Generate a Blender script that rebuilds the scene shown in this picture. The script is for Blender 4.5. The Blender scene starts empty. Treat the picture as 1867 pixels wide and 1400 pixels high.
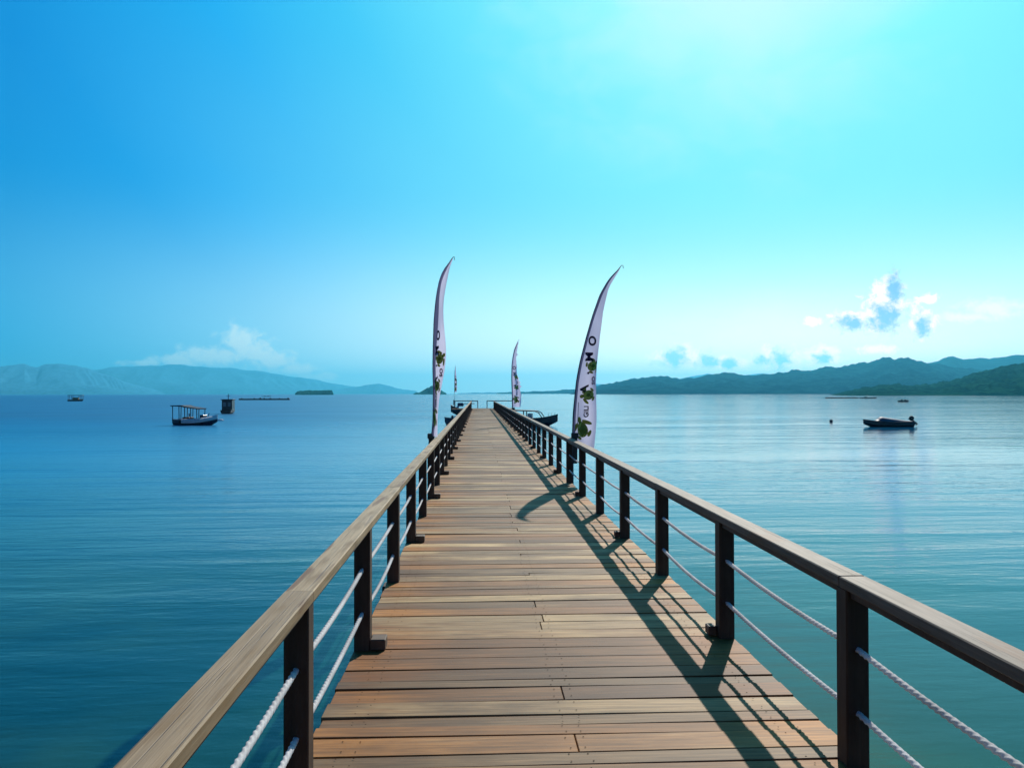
import bpy, math, random
from mathutils import Vector, Matrix, noise as mn
random.seed(7)
sc = bpy.context.scene
COL = sc.collection
R = math.radians

# ------------------------------------------------------------------ camera
F = 1450.0 / 1867.0 * 36.0
YAW, PITCH, ROLL = R(2.43), math.atan(17.2 / 1450.0), R(-0.11)
CAM_Z, SEA = 1.7, -1.8
cd = bpy.data.cameras.new('camera'); cam = bpy.data.objects.new('camera', cd); COL.objects.link(cam)
cd.sensor_width = 36.0; cd.lens = F; cd.clip_start = 0.05; cd.clip_end = 90000
CM = Matrix.Rotation(-YAW, 4, 'Z') @ Matrix.Rotation(R(90) + PITCH, 4, 'X') @ Matrix.Rotation(ROLL, 4, 'Z')
CM.translation = Vector((0, 0, CAM_Z)); cam.matrix_world = CM
sc.camera = cam
RIGHT = Vector((math.cos(YAW), -math.sin(YAW), 0)); FWD = Vector((math.sin(YAW), math.cos(YAW), 0))

def ray(px, py):
    return (CM.to_3x3() @ Vector(((px - 933.5) / 1450, -(py - 700) / 1450, -1))).normalized()
def at(px, py, depth):
    """world point seen at photo pixel (px,py) at a horizontal forward depth"""
    d = ray(px, py); return Vector((0, 0, CAM_Z)) + d * (depth / d.dot(FWD))
def on_sea(px, py):
    d = ray(px, py); return Vector((0, 0, CAM_Z)) + d * ((SEA - CAM_Z) / d.z)
def sea_at(px, depth):
    p = at(px, 717, depth); p.z = SEA; return p

def lin(c):
    return tuple((v / 255 / 12.92) if v / 255 <= .04045 else ((v / 255 + .055) / 1.055) ** 2.4 for v in c) + (1.0,)

# ------------------------------------------------------------------ materials
def mat(name):
    m = bpy.data.materials.new(name); m.use_nodes = True
    nt = m.node_tree; b = nt.nodes['Principled BSDF']
    return m, nt, b
def N(nt, t, **kw):
    n = nt.nodes.new(t)
    for k, v in kw.items():
        if k in ('operation', 'blend_type', 'data_type', 'noise_dimensions', 'attribute_name', 'vector_type', 'sky_type', 'interpolation_type', 'wave_type', 'bands_direction', 'feature'): setattr(n, k, v)
        else: n.inputs[k].default_value = v
    return n
def M(nt, op, a, b=None, c=None, clamp=False):
    n = nt.nodes.new('ShaderNodeMath'); n.operation = op; n.use_clamp = clamp
    for i, v in enumerate((a, b, c)):
        if v is None: continue
        if isinstance(v, (int, float)): n.inputs[i].default_value = v
        else: nt.links.new(v, n.inputs[i])
    return n.outputs[0]
def mapr(nt, v, a, b, c=0.0, d=1.0, smooth=True):
    n = nt.nodes.new('ShaderNodeMapRange'); n.interpolation_type = 'SMOOTHSTEP' if smooth else 'LINEAR'
    nt.links.new(v, n.inputs[0])
    for i, x in enumerate((a, b, c, d)): n.inputs[i + 1].default_value = x
    return n.outputs[0]
def mixc(nt, f, a, b, blend='MIX'):
    n = nt.nodes.new('ShaderNodeMix'); n.data_type = 'RGBA'; n.blend_type = blend
    for i, v in ((0, f), (6, a), (7, b)):
        if isinstance(v, (int, float)): n.inputs[i].default_value = v
        elif isinstance(v, tuple): n.inputs[i].default_value = v if len(v) == 4 else v + (1.0,)
        else: nt.links.new(v, n.inputs[i])
    return n.outputs[2]
def coords(nt, scale=(1, 1, 1), rot=(0, 0, 0), off=None):
    tc = nt.nodes.new('ShaderNodeTexCoord'); mp = nt.nodes.new('ShaderNodeMapping')
    mp.inputs['Scale'].default_value = scale; mp.inputs['Rotation'].default_value = rot
    nt.links.new(tc.outputs['Object'], mp.inputs['Vector'])
    return mp.outputs[0]
def noise(nt, vec, scale=1.0, detail=4.0, rough=.55, dist=0.0):
    n = nt.nodes.new('ShaderNodeTexNoise'); nt.links.new(vec, n.inputs['Vector'])
    n.inputs['Scale'].default_value = scale; n.inputs['Detail'].default_value = detail
    n.inputs['Roughness'].default_value = rough; n.inputs['Distortion'].default_value = dist
    return n.outputs[0]
def bump(nt, b, h, strength=.5, dist=.01):
    n = nt.nodes.new('ShaderNodeBump'); n.inputs['Strength'].default_value = strength; n.inputs['Distance'].default_value = dist
    nt.links.new(h, n.inputs['Height']); nt.links.new(n.outputs[0], b.inputs['Normal']); return n

def simple(name, col, rough=.6, var=.25, scale=3.0, metal=0.0, spec=.5):
    m, nt, b = mat(name)
    v = coords(nt); n1 = noise(nt, v, scale, 5, .6)
    k = mapr(nt, n1, .3, .7, 1 - var, 1 + var, False)
    c = mixc(nt, 1.0, tuple(col), k, 'MULTIPLY')
    nt.links.new(c, b.inputs['Base Color'])
    b.inputs['Roughness'].default_value = rough; b.inputs['Metallic'].default_value = metal
    b.inputs['Specular IOR Level'].default_value = spec
    return m

def deck_wood():
    m, nt, b = mat('weathered_deck_boards')
    tone = N(nt, 'ShaderNodeAttribute', attribute_name='tone').outputs['Fac']
    hue = N(nt, 'ShaderNodeAttribute', attribute_name='hue').outputs['Fac']
    tc = nt.nodes.new('ShaderNodeTexCoord')
    off = nt.nodes.new('ShaderNodeCombineXYZ'); nt.links.new(M(nt, 'MULTIPLY', tone, 57.0), off.inputs[0]); nt.links.new(M(nt, 'MULTIPLY', hue, 31.0), off.inputs[1])
    ad = N(nt, 'ShaderNodeVectorMath', operation='ADD'); nt.links.new(tc.outputs['Object'], ad.inputs[0]); nt.links.new(off.outputs[0], ad.inputs[1])
    def mp(s):
        n = nt.nodes.new('ShaderNodeMapping'); n.inputs['Scale'].default_value = s; nt.links.new(ad.outputs[0], n.inputs[0]); return n.outputs[0]
    grain = noise(nt, mp((1.5, 42, 42)), 1, 6, .68, .5)
    fine = noise(nt, mp((4, 190, 190)), 1, 3, .6)
    blot = noise(nt, mp((1.6, 7, 7)), 1, 4, .6)
    patch = noise(nt, mp((.9, 2.2, 2.2)), 1, 3, .5)
    sx = nt.nodes.new('ShaderNodeSeparateXYZ'); nt.links.new(tc.outputs['Object'], sx.inputs[0])
    ex = M(nt, 'ABSOLUTE', M(nt, 'SUBTRACT', sx.outputs[0], .476))
    edge = mapr(nt, M(nt, 'ADD', ex, M(nt, 'MULTIPLY', patch, .7)), .90, 1.55)
    tan = mixc(nt, tone, (.150, .082, .034), (.50, .330, .150))
    brown = mixc(nt, tone, (.085, .036, .012), (.270, .120, .036))
    orange = mixc(nt, tone, (.20, .068, .012), (.46, .19, .034))
    f1 = mapr(nt, M(nt, 'ADD', M(nt, 'MULTIPLY', hue, .75), M(nt, 'MULTIPLY', blot, .55)), .45, .92)
    c = mixc(nt, f1, tan, brown)
    f2 = M(nt, 'MULTIPLY', M(nt, 'ADD', M(nt, 'MULTIPLY', edge, .85), .15), mapr(nt, M(nt, 'ADD', M(nt, 'MULTIPLY', hue, .4), blot), .45, .85), clamp=True)
    c = mixc(nt, f2, c, orange)
    wet = noise(nt, coords(nt, (.55, .9, .9)), 1, 5, .6)
    c = mixc(nt, M(nt, 'MULTIPLY', mapr(nt, M(nt, 'SUBTRACT', wet, M(nt, 'MULTIPLY', sx.outputs[0], .03)), .46, .62), .62), c, mixc(nt, hue, (.075, .036, .016), (.19, .078, .024)))
    c = mixc(nt, 1.0, c, mapr(nt, grain, .28, .72, .45, 1.42, False), 'MULTIPLY')
    c = mixc(nt, 1.0, c, mapr(nt, fine, .3, .7, .80, 1.18, False), 'MULTIPLY')
    c = mixc(nt, 1.0, c, mapr(nt, blot, .3, .75, 1.25, .66, False), 'MULTIPLY')
    nt.links.new(c, b.inputs['Base Color'])
    b.inputs['Roughness'].default_value = .62; b.inputs['Specular IOR Level'].default_value = .25
    bump(nt, b, M(nt, 'ADD', M(nt, 'MULTIPLY', grain, .7), M(nt, 'MULTIPLY', fine, .3)), .45, .004)
    return m

def rail_wood(name, ca, cb):
    m, nt, b = mat(name)
    tone = N(nt, 'ShaderNodeAttribute', attribute_name='tone').outputs['Fac']
    tc = nt.nodes.new('ShaderNodeTexCoord')
    off = nt.nodes.new('ShaderNodeCombineXYZ'); nt.links.new(M(nt, 'MULTIPLY', tone, 41.0), off.inputs[0]); nt.links.new(M(nt, 'MULTIPLY', tone, 93.0), off.inputs[1])
    ad = N(nt, 'ShaderNodeVectorMath', operation='ADD'); nt.links.new(tc.outputs['Object'], ad.inputs[0]); nt.links.new(off.outputs[0], ad.inputs[1])
    def mp(s):
        n = nt.nodes.new('ShaderNodeMapping'); n.inputs['Scale'].default_value = s; nt.links.new(ad.outputs[0], n.inputs[0]); return n.outputs[0]
    grain = noise(nt, mp((85, 2.0, 85)), 1, 5, .65, .4)
    crack = noise(nt, mp((130, 1.3, 130)), 1, 2, .5, .2)
    blot = noise(nt, mp((14, 2.2, 14)), 1, 4, .55)
    stain = noise(nt, mp((16, 1.7, 16)), 1, 2, .45)
    c = mixc(nt, tone, ca, cb)
    c = mixc(nt, mapr(nt, blot, .42, .72), c, tuple(v * .85 for v in (ca[0], ca[1] * .9, ca[2] * .7)))
    c = mixc(nt, M(nt, 'MULTIPLY', mapr(nt, stain, .60, .68), .85), c, (.16, .078, .035))
    c = mixc(nt, 1.0, c, mapr(nt, grain, .25, .75, .68, 1.22, False), 'MULTIPLY')
    c = mixc(nt, M(nt, 'MULTIPLY', mapr(nt, crack, .30, .36, 1, 0), .75), c, (.05, .04, .03))
    nt.links.new(c, b.inputs['Base Color'])
    b.inputs['Roughness'].default_value = .6; b.inputs['Specular IOR Level'].default_value = .3
    bump(nt, b, M(nt, 'SUBTRACT', grain, M(nt, 'MULTIPLY', mapr(nt, crack, .30, .38, 1, 0), .8)), .5, .004)
    return m

def post_wood():
    m, nt, b = mat('dark_stained_timber')
    grain = noise(nt, coords(nt, (70, 70, 2.0)), 1, 4, .6, .3)
    blot = noise(nt, coords(nt, (6, 6, 2)), 1, 4, .6)
    c = mixc(nt, mapr(nt, blot, .35, .7), (.042, .025, .017), (.085, .054, .036))
    c = mixc(nt, 1.0, c, mapr(nt, grain, .25, .75, .7, 1.3, False), 'MULTIPLY')
    nt.links.new(c, b.inputs['Base Color']); b.inputs['Roughness'].default_value = .55
    b.inputs['Specular IOR Level'].default_value = .3
    bump(nt, b, grain, .4, .003)
    return m

def rope_mat():
    m, nt, b = mat('white_twisted_rope')
    n = noise(nt, coords(nt, (90, 90, 90)), 1, 3, .6); n2 = noise(nt, coords(nt, (3, 3, 3)), 1, 3, .6)
    c = mixc(nt, mapr(nt, n2, .35, .7), (.86, .85, .83), (.66, .65, .63))
    c = mixc(nt, 1.0, c, mapr(nt, n, .3, .7, .85, 1.08, False), 'MULTIPLY')
    nt.links.new(c, b.inputs['Base Color']); b.inputs['Roughness'].default_value = .75
    t = nt.nodes.new('ShaderNodeBsdfTranslucent'); nt.links.new(c, t.inputs[0])
    mx = nt.nodes.new('ShaderNodeMixShader'); mx.inputs[0].default_value = .4
    nt.links.new(b.outputs[0], mx.inputs[1]); nt.links.new(t.outputs[0], mx.inputs[2])
    nt.links.new(mx.outputs[0], nt.nodes['Material Output'].inputs[0])
    return m

def cloth_mat(name, col, tr=.5):
    m, nt, b = mat(name)
    b.inputs['Roughness'].default_value = .85; b.inputs['Specular IOR Level'].default_value = .15
    n = noise(nt, coords(nt, (4, 4, 1.2)), 1, 4, .6)
    c = mixc(nt, 1.0, tuple(col), mapr(nt, n, .3, .7, .9, 1.06, False), 'MULTIPLY')
    nt.links.new(c, b.inputs['Base Color'])
    t = nt.nodes.new('ShaderNodeBsdfTranslucent'); nt.links.new(c, t.inputs[0])
    mx = nt.nodes.new('ShaderNodeMixShader'); mx.inputs[0].default_value = tr
    nt.links.new(b.outputs[0], mx.inputs[1]); nt.links.new(t.outputs[0], mx.inputs[2])
    nt.links.new(mx.outputs[0], nt.nodes['Material Output'].inputs[0])
    return m

def foliage_hill(name, ca, cb, sc_=.02):
    m, nt, b = mat(name)
    n1 = noise(nt, coords(nt, (1, 1, 1)), sc_, 6, .62); n2 = noise(nt, coords(nt, (1, 1, 1)), sc_ * 9, 4, .6)
    c = mixc(nt, mapr(nt, n1, .35, .65), ca, cb)
    c = mixc(nt, 1.0, c, mapr(nt, n2, .3, .7, .6, 1.4, False), 'MULTIPLY')
    nt.links.new(c, b.inputs['Base Color']); b.inputs['Roughness'].default_value = 1.0
    b.inputs['Specular IOR Level'].default_value = 0.0
    bump(nt, b, n2, .8, 4.0)
    return m

def water_mat():
    m, nt, b = mat('clear_tropical_sea')
    tc = nt.nodes.new('ShaderNodeTexCoord')
    P = tc.outputs['Object']
    sx = nt.nodes.new('ShaderNodeSeparateXYZ'); nt.links.new(P, sx.inputs[0])
    X, Y = sx.outputs[0], sx.outputs[1]
    def mp(s, rot=0.0):
        n = nt.nodes.new('ShaderNodeMapping'); n.inputs['Scale'].default_value = s + (1,); n.inputs['Rotation'].default_value = (0, 0, rot); nt.links.new(P, n.inputs[0]); return n.outputs[0]
    # sea floor seen through shallow water, deepening offshore
    reef = noise(nt, mp((.16, .16)), 1, 4, .55)
    sand = noise(nt, mp((.05, .07)), 1, 3, .5)
    shallow = mixc(nt, mapr(nt, reef, .40, .66), (.002, .036, .034), (.016, .072, .038))
    shallow = mixc(nt, mapr(nt, sand, .45, .75, 0, .55), shallow, (.018, .082, .052))
    deep = mixc(nt, mapr(nt, sand, .3, .7), (.0002, .102, .225), (.0003, .130, .285))
    dpt = mapr(nt, M(nt, 'ADD', Y, M(nt, 'ADD', M(nt, 'MULTIPLY', X, .55), M(nt, 'MULTIPLY', M(nt, 'SUBTRACT', sand, .5), 10))), 7, 36)
    base = mixc(nt, dpt, shallow, deep)
    nt.links.new(base, b.inputs['Base Color'])
    b.inputs['IOR'].default_value = 1.36
    b.inputs['Specular IOR Level'].default_value = .5
    # wavelets: long low swell bands, ripples, fine chop
    swell = noise(nt, mp((.055, .36), -.13), 1, 2, .5, .4)
    band = noise(nt, mp((.16, 1.0), -.10), 1, 3, .5, .3)
    rip = noise(nt, mp((.9, 3.0), -.12), 1, 3, .55, .4)
    chop = noise(nt, mp((3.2, 7.5), .2), 1, 3, .55)
    big = noise(nt, mp((.012, .05), .05), 1, 3, .5)
    calm = mapr(nt, big, .38, .62, .45, 1.15)
    h = M(nt, 'ADD', M(nt, 'ADD', M(nt, 'MULTIPLY', swell, .13), M(nt, 'MULTIPLY', band, .060)), M(nt, 'ADD', M(nt, 'MULTIPLY', rip, .021), M(nt, 'MULTIPLY', chop, .0085)))
    side = mapr(nt, M(nt, 'DIVIDE', X, M(nt, 'ADD', M(nt, 'ABSOLUTE', Y), 10)), -.05, .25, 1.0, .55)
    h = M(nt, 'MULTIPLY', M(nt, 'MULTIPLY', h, calm), side)
    bp = nt.nodes.new('ShaderNodeBump'); bp.inputs['Strength'].default_value = 1.0; bp.inputs['Distance'].default_value = 1.0
    nt.links.new(h, bp.inputs['Height']); nt.links.new(bp.outputs[0], b.inputs['Normal'])
    wind = mapr(nt, M(nt, 'DIVIDE', M(nt, 'ADD', X, M(nt, 'MULTIPLY', M(nt, 'SUBTRACT', big, .5), 30)), M(nt, 'ADD', M(nt, 'ABSOLUTE', Y), 12)), -.35, .25, .44, .07)
    rg = M(nt, 'MULTIPLY', wind, mapr(nt, Y, 6, 140, .30, 1.0))
    nt.links.new(rg, b.inputs['Roughness'])
    return m

DECK, POST, ROPE, WATER = deck_wood(), post_wood(), rope_mat(), water_mat()
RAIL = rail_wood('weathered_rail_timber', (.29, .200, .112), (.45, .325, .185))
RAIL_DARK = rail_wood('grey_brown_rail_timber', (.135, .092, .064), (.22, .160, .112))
SCREW = simple('rusty_screw_heads', (.045, .03, .02), .95, .3, 40, 0.0, .0)
BLOCK = simple('brown_timber_block', (.10, .06, .035), .65, .35, 14)
UNDER = simple('dark_wet_timber', (.045, .03, .022), .7, .3, 4)
STEEL = simple('dark_painted_steel', (.02, .03, .035), .45, .2, 6)
POLE = simple('grey_fibreglass_pole', (.10, .10, .14), .4, .15, 5)
SLEEVE = cloth_mat('slate_pole_sleeve', (.20, .19, .33), .3)
CLOTH = cloth_mat('white_banner_cloth', (.74, .70, .89), .5)
INK = cloth_mat('dark_purple_print', (.075, .03, .07), .15)
INKR = cloth_mat('dark_red_print', (.25, .05, .10), .2)
GREEN = cloth_mat('olive_green_print', (.26, .28, .05), .25)
YELL = cloth_mat('yellow_green_print', (.80, .76, .18), .35)
HULLB = simple('navy_hull_paint', (.010, .030, .075), .35, .3, 2)
HULLK = simple('dark_hull_paint', (.010, .020, .032), .35, .3, 2)
WHITE = simple('white_boat_paint', (.75, .76, .74), .4, .12, 2)
ROOFD = simple('dark_canopy_sheet', (.018, .022, .034), .6, .3, 2)
TARP = simple('blue_grey_tarpaulin', (.03, .075, .13), .6, .25, 3)
TAN = simple('tan_boat_timber', (.30, .22, .10), .6, .3, 2)
RUST = simple('worn_brown_timber', (.10, .05, .035), .7, .35, 2)
GLASS = simple('dark_window_glass', (.10, .16, .20), .1, .1, 2)
BLACKP = simple('black_plastic', (.012, .013, .016), .4, .2, 4)
RAFT = simple('wet_bamboo_raft', (.035, .035, .03), .7, .4, 1)

# ------------------------------------------------------------------ mesh builder
class MB:
    def __init__(s): s.v = []; s.f = []; s.mi = []; s.tone = []; s.hue = []
    def add(s, vs, fs, mi=0, tone=0.0, hue=0.0):
        o = len(s.v); s.v += [tuple(p) for p in vs]
        for f in fs: s.f.append(tuple(i + o for i in f)); s.mi.append(mi); s.tone.append(tone); s.hue.append(hue)
    def box(s, c, d, mat3=None, **k):
        hx, hy, hz = d[0] / 2, d[1] / 2, d[2] / 2
        vs = [Vector((x * hx, y * hy, z * hz)) for x in (-1, 1) for y in (-1, 1) for z in (-1, 1)]
        if mat3 is not None: vs = [mat3 @ v for v in vs]
        vs = [v + Vector(c) for v in vs]
        s.add(vs, [(0, 1, 3, 2), (4, 6, 7, 5), (0, 4, 5, 1), (2, 3, 7, 6), (0, 2, 6, 4), (1, 5, 7, 3)], **k)
    def cbox(s, c, d, ch=.006, mat3=None, **k):
        """box with chamfered edges"""
        h = [x / 2 for x in d]; vs = []; idx = {}
        for a in range(3):
            for sg in (-1, 1):
                for s1 in (-1, 1):
                    for s2 in (-1, 1):
                        b_, c_ = (a + 1) % 3, (a + 2) % 3
                        p = [0, 0, 0]; p[a] = sg * h[a]; p[b_] = s1 * (h[b_] - ch); p[c_] = s2 * (h[c_] - ch)
                        sgn = [0, 0, 0]; sgn[a] = sg; sgn[b_] = s1; sgn[c_] = s2
                        idx[(a, tuple(sgn))] = len(vs); v = Vector(p)
                        vs.append((mat3 @ v if mat3 is not None else v) + Vector(c))
        fs = []
        def sg3(a, sa, b_, sb, c_, s_c):
            q = [0, 0, 0]; q[a] = sa; q[b_] = sb; q[c_] = s_c; return tuple(q)
        for a in range(3):
            b_, c_ = (a + 1) % 3, (a + 2) % 3
            for sa in (-1, 1):
                q = [idx[(a, sg3(a, sa, b_, x, c_, y))] for x, y in ((-1, -1), (1, -1), (1, 1), (-1, 1))]
                fs.append(tuple(q if sa > 0 else q[::-1]))
            for sa in (-1, 1):
                for sb in (-1, 1):
                    q = [idx[(a, sg3(a, sa, b_, sb, c_, -1))], idx[(b_, sg3(a, sa, b_, sb, c_, -1))], idx[(b_, sg3(a, sa, b_, sb, c_, 1))], idx[(a, sg3(a, sa, b_, sb, c_, 1))]]
                    fs.append(tuple(q if sa * sb > 0 else q[::-1]))
        for x in (-1, 1):
            for y in (-1, 1):
                for z in (-1, 1):
                    t = (x, y, z); q = [idx[(0, t)], idx[(1, t)], idx[(2, t)]]
                    fs.append(tuple(q if x * y * z > 0 else q[::-1]))
        s.add(vs, fs, **k)
    def tube(s, pts, r, n=8, cap=True, **k):
        pts = [Vector(p) for p in pts]; vs = []; fs = []
        for i, p in enumerate(pts):
            t = (pts[min(i + 1, len(pts) - 1)] - pts[max(i - 1, 0)]).normalized()
            up = Vector((0, 0, 1)) if abs(t.z) < .9 else Vector((1, 0, 0))
            a = t.cross(up).normalized(); b = a.cross(t)
            rr = r[i] if isinstance(r, (list, tuple)) else r
            for j in range(n):
                th = 2 * math.pi * j / n; vs.append(p + a * math.cos(th) * rr + b * math.sin(th) * rr)
        for i in range(len(pts) - 1):
            for j in range(n):
                fs.append((i * n + j, i * n + (j + 1) % n, (i + 1) * n + (j + 1) % n, (i + 1) * n + j))
        if cap: fs.append(tuple(range(n))[::-1]); fs.append(tuple(range((len(pts) - 1) * n, len(pts) * n)))
        s.add(vs, fs, **k)
    def loft(s, secs, close=False, caps=True, **k):
        n = len(secs[0]); vs = [p for q in secs for p in q]; fs = []
        for i in range(len(secs) - 1):
            for j in range(n if close else n - 1):
                fs.append((i * n + j, i * n + (j + 1) % n, (i + 1) * n + (j + 1) % n, (i + 1) * n + j))
        if caps: fs.append(tuple(range(n))); fs.append(tuple(range((len(secs) - 1) * n, len(secs) * n))[::-1])
        s.add(vs, fs, **k)
    def sphere(s, c, r, n=10, sq=(1, 1, 1), **k):
        secs = []
        for i in range(n + 1):
            a = math.pi * i / n - math.pi / 2
            secs.append([Vector(c) + Vector((math.cos(a) * math.cos(2 * math.pi * j / (2 * n)) * r * sq[0], math.cos(a) * math.sin(2 * math.pi * j / (2 * n)) * r * sq[1], math.sin(a) * r * sq[2])) for j in range(2 * n)])
        s.loft(secs, close=True, caps=False, **k)
    def build(s, name, mats, parent=None, smooth=False, attrs=False, loc=None, recalc=False):
        me = bpy.data.meshes.new(name); me.from_pydata(s.v, [], s.f); me.update()
        if recalc:
            import bmesh
            bm = bmesh.new(); bm.from_mesh(me); bmesh.ops.recalc_face_normals(bm, faces=bm.faces); bm.to_mesh(me); bm.free()
        mats = mats if isinstance(mats, (list, tuple)) else [mats]
        for m_ in mats: me.materials.append(m_)
        if len(mats) > 1: me.polygons.foreach_set('material_index', s.mi)
        if attrs:
            for nm, dat in (('tone', s.tone), ('hue', s.hue)):
                a = me.attributes.new(nm, 'FLOAT', 'FACE'); a.data.foreach_set('value', dat)
        if smooth: me.polygons.foreach_set('use_smooth', [True] * len(me.polygons))
        o = bpy.data.objects.new(name, me); COL.objects.link(o)
        if parent is not None: o.parent = parent
        if loc is not None: o.location = loc
        return o

def empty(name, loc, label, cat, group=None, rz=0.0, ry=0.0):
    o = bpy.data.objects.new(name, None); COL.objects.link(o); o.empty_display_size = .3
    o.location = loc; o.rotation_euler = (0, ry, rz); o['label'] = label; o['category'] = cat
    if group: o['group'] = group
    return o
def tag(o, label, cat, group=None, kind=None):
    if kind: o['kind'] = kind
    if label: o['label'] = label
    if cat: o['category'] = cat
    if group: o['group'] = group
    return o

# ------------------------------------------------------------------ sun & sky
SUN_AZ, SUN_EL = R(23.0), R(37.4)           # azimuth from +Y towards +X
sdir = Vector((math.sin(SUN_AZ) * math.cos(SUN_EL), math.cos(SUN_AZ) * math.cos(SUN_EL), math.sin(SUN_EL)))
sl = bpy.data.lights.new('sun', 'SUN'); sl.energy = 5.0; sl.angle = R(.53); sl.color = (1.0, .93, .84)
so = bpy.data.objects.new('sun', sl); COL.objects.link(so)
so.rotation_euler = (-sdir).to_track_quat('-Z', 'Y').to_euler()

w = bpy.data.worlds.new('World'); sc.world = w; w.use_nodes = True
nt = w.node_tree; bg = nt.nodes['Background']; wout = nt.nodes['World Output']
sky = N(nt, 'ShaderNodeTexSky', sky_type='NISHITA'); sky.sun_disc = False
sky.sun_elevation = SUN_EL; sky.sun_rotation = SUN_AZ; sky.air_density = 1.2; sky.dust_density = .6; sky.ozone_density = 3.0
tc = nt.nodes.new('ShaderNodeTexCoord'); D = tc.outputs['Generated']
def dot(vec):
    n = N(nt, 'ShaderNodeVectorMath', operation='DOT_PRODUCT'); nt.links.new(D, n.inputs[0]); n.inputs[1].default_value = vec; return n.outputs['Value']
ang = M(nt, 'MULTIPLY', M(nt, 'ARCCOSINE', dot(sdir)), 180 / math.pi)
dz = dot((0, 0, 1)); fw = M(nt, 'MAXIMUM', dot(FWD), .05)
U = M(nt, 'ADD', M(nt, 'MULTIPLY', M(nt, 'DIVIDE', dot(RIGHT), fw), 1450), 933.5)   # degrees-like chart of the sky ahead
V = M(nt, 'SUBTRACT', 717, M(nt, 'MULTIPLY', M(nt, 'DIVIDE', dz, fw), 1450))
ahead = mapr(nt, dot(FWD), .1, .3)
def ramp(stops, a0=0.0, a1=100.0):
    n = nt.nodes.new('ShaderNodeValToRGB'); nt.links.new(M(nt, 'DIVIDE', ang, a1, clamp=True), n.inputs[0])
    el = n.color_ramp.elements
    el[0].position = stops[0][0] / a1; el[0].color = lin(stops[0][1]); el[1].position = stops[-1][0] / a1; el[1].color = lin(stops[-1][1])
    for a, c in stops[1:-1]:
        e = el.new(a / a1); e.color = lin(c)
    return n.outputs[0]
hi = ramp([(8, (225, 255, 252)), (16, (135, 250, 255)), (20, (118, 238, 254)), (24, (104, 226, 252)), (30, (62, 198, 248)), (37, (20, 170, 242)), (48, (0, 136, 216)), (65, (0, 88, 165)), (100, (0, 55, 120))])
md = ramp([(12, (190, 255, 253)), (20, (165, 255, 253)), (25, (152, 250, 254)), (32, (128, 231, 255)), (43, (64, 186, 252)), (47, (26, 166, 240)), (53, (0, 154, 228)), (70, (0, 105, 182)), (100, (10, 70, 135))])
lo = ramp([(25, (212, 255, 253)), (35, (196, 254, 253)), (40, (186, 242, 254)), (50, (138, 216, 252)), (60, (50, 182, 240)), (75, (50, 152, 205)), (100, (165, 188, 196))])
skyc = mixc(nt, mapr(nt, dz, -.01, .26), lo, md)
skyc = mixc(nt, mapr(nt, dz, .10, .46), skyc, hi)
# thin bright veil around the sun side
cmb = nt.nodes.new('ShaderNodeCombineXYZ'); nt.links.new(U, cmb.inputs[0]); nt.links.new(V, cmb.inputs[1])
def uvn(sx, sy, det=5, rg=.6, dist=0.0):
    mp = nt.nodes.new('ShaderNodeMapping'); mp.inputs['Scale'].default_value = (sx, sy, 1); nt.links.new(cmb.outputs[0], mp.inputs[0])
    return noise(nt, mp.outputs[0], 1.0, det, rg, dist)
def ell(cx, cy, rx, ry, pw=None):
    a = M(nt, 'DIVIDE', M(nt, 'SUBTRACT', U, cx), rx); b = M(nt, 'DIVIDE', M(nt, 'SUBTRACT', V, cy), ry)
    return M(nt, 'SUBTRACT', 1.0, M(nt, 'SQRT', M(nt, 'ADD', M(nt, 'MULTIPLY', a, a), M(nt, 'MULTIPLY', b, b))))
def union(es):
    r = ell(*es[0])
    for e in es[1:]: r = M(nt, 'MAXIMUM', r, ell(*e))
    return r
veiln = uvn(.006, .009, 4, .6, .5)
veil = mapr(nt, M(nt, 'ADD', ell(1310, -10, 350, 290), M(nt, 'MULTIPLY', M(nt, 'SUBTRACT', veiln, .5), 1.1)), -.35, 1.3)
skyc = mixc(nt, M(nt, 'MULTIPLY', veil, .85), skyc, lin((212, 255, 252)))
hb = mapr(nt, M(nt, 'ADD', ell(1500, 690, 620, 210), M(nt, 'MULTIPLY', M(nt, 'SUBTRACT', uvn(.004, .012, 4), .5), .5)), 0, .9)
skyc = mixc(nt, M(nt, 'MULTIPLY', hb, .40), skyc, lin((226, 255, 252)))
nA = uvn(.036, .042, 7, .66, .35); nB = uvn(.050, .058, 6, .66, .3)
def clouds(skyc, es, cores, col, ccol, lo_, hi_, amt, opac, ccop=.9):
    f = M(nt, 'ADD', union(es), M(nt, 'MULTIPLY', M(nt, 'SUBTRACT', nA, .5), amt))
    a = M(nt, 'MULTIPLY', M(nt, 'MULTIPLY', mapr(nt, f, lo_, hi_), opac), ahead)
    s = mixc(nt, a, skyc, lin(col))
    if cores:
        g = M(nt, 'ADD', union(cores), M(nt, 'ADD', M(nt, 'MULTIPLY', M(nt, 'SUBTRACT', nB, .5), 1.9), M(nt, 'MULTIPLY', M(nt, 'SUBTRACT', nA, .5), .6)))
        s = mixc(nt, M(nt, 'MULTIPLY', M(nt, 'MULTIPLY', mapr(nt, g, -.12, .85), M(nt, 'MULTIPLY', mapr(nt, f, lo_ - .2, hi_ - .1), ccop)), ahead), s, lin(ccol))
    return s
skyc = clouds(skyc, [(1625, 533, 34, 46), (1612, 580, 62, 36), (1560, 585, 52, 28), (1682, 588, 38, 36), (1690, 546, 30, 14), (1480, 586, 24, 13), (1618, 555, 50, 48)],
              [(1634, 526, 26, 44), (1620, 582, 50, 40), (1555, 592, 46, 22), (1683, 594, 24, 32), (1655, 622, 14, 6)], (238, 254, 254), (104, 174, 238), .10, .62, 2.3, 1.0, .95)
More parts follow.
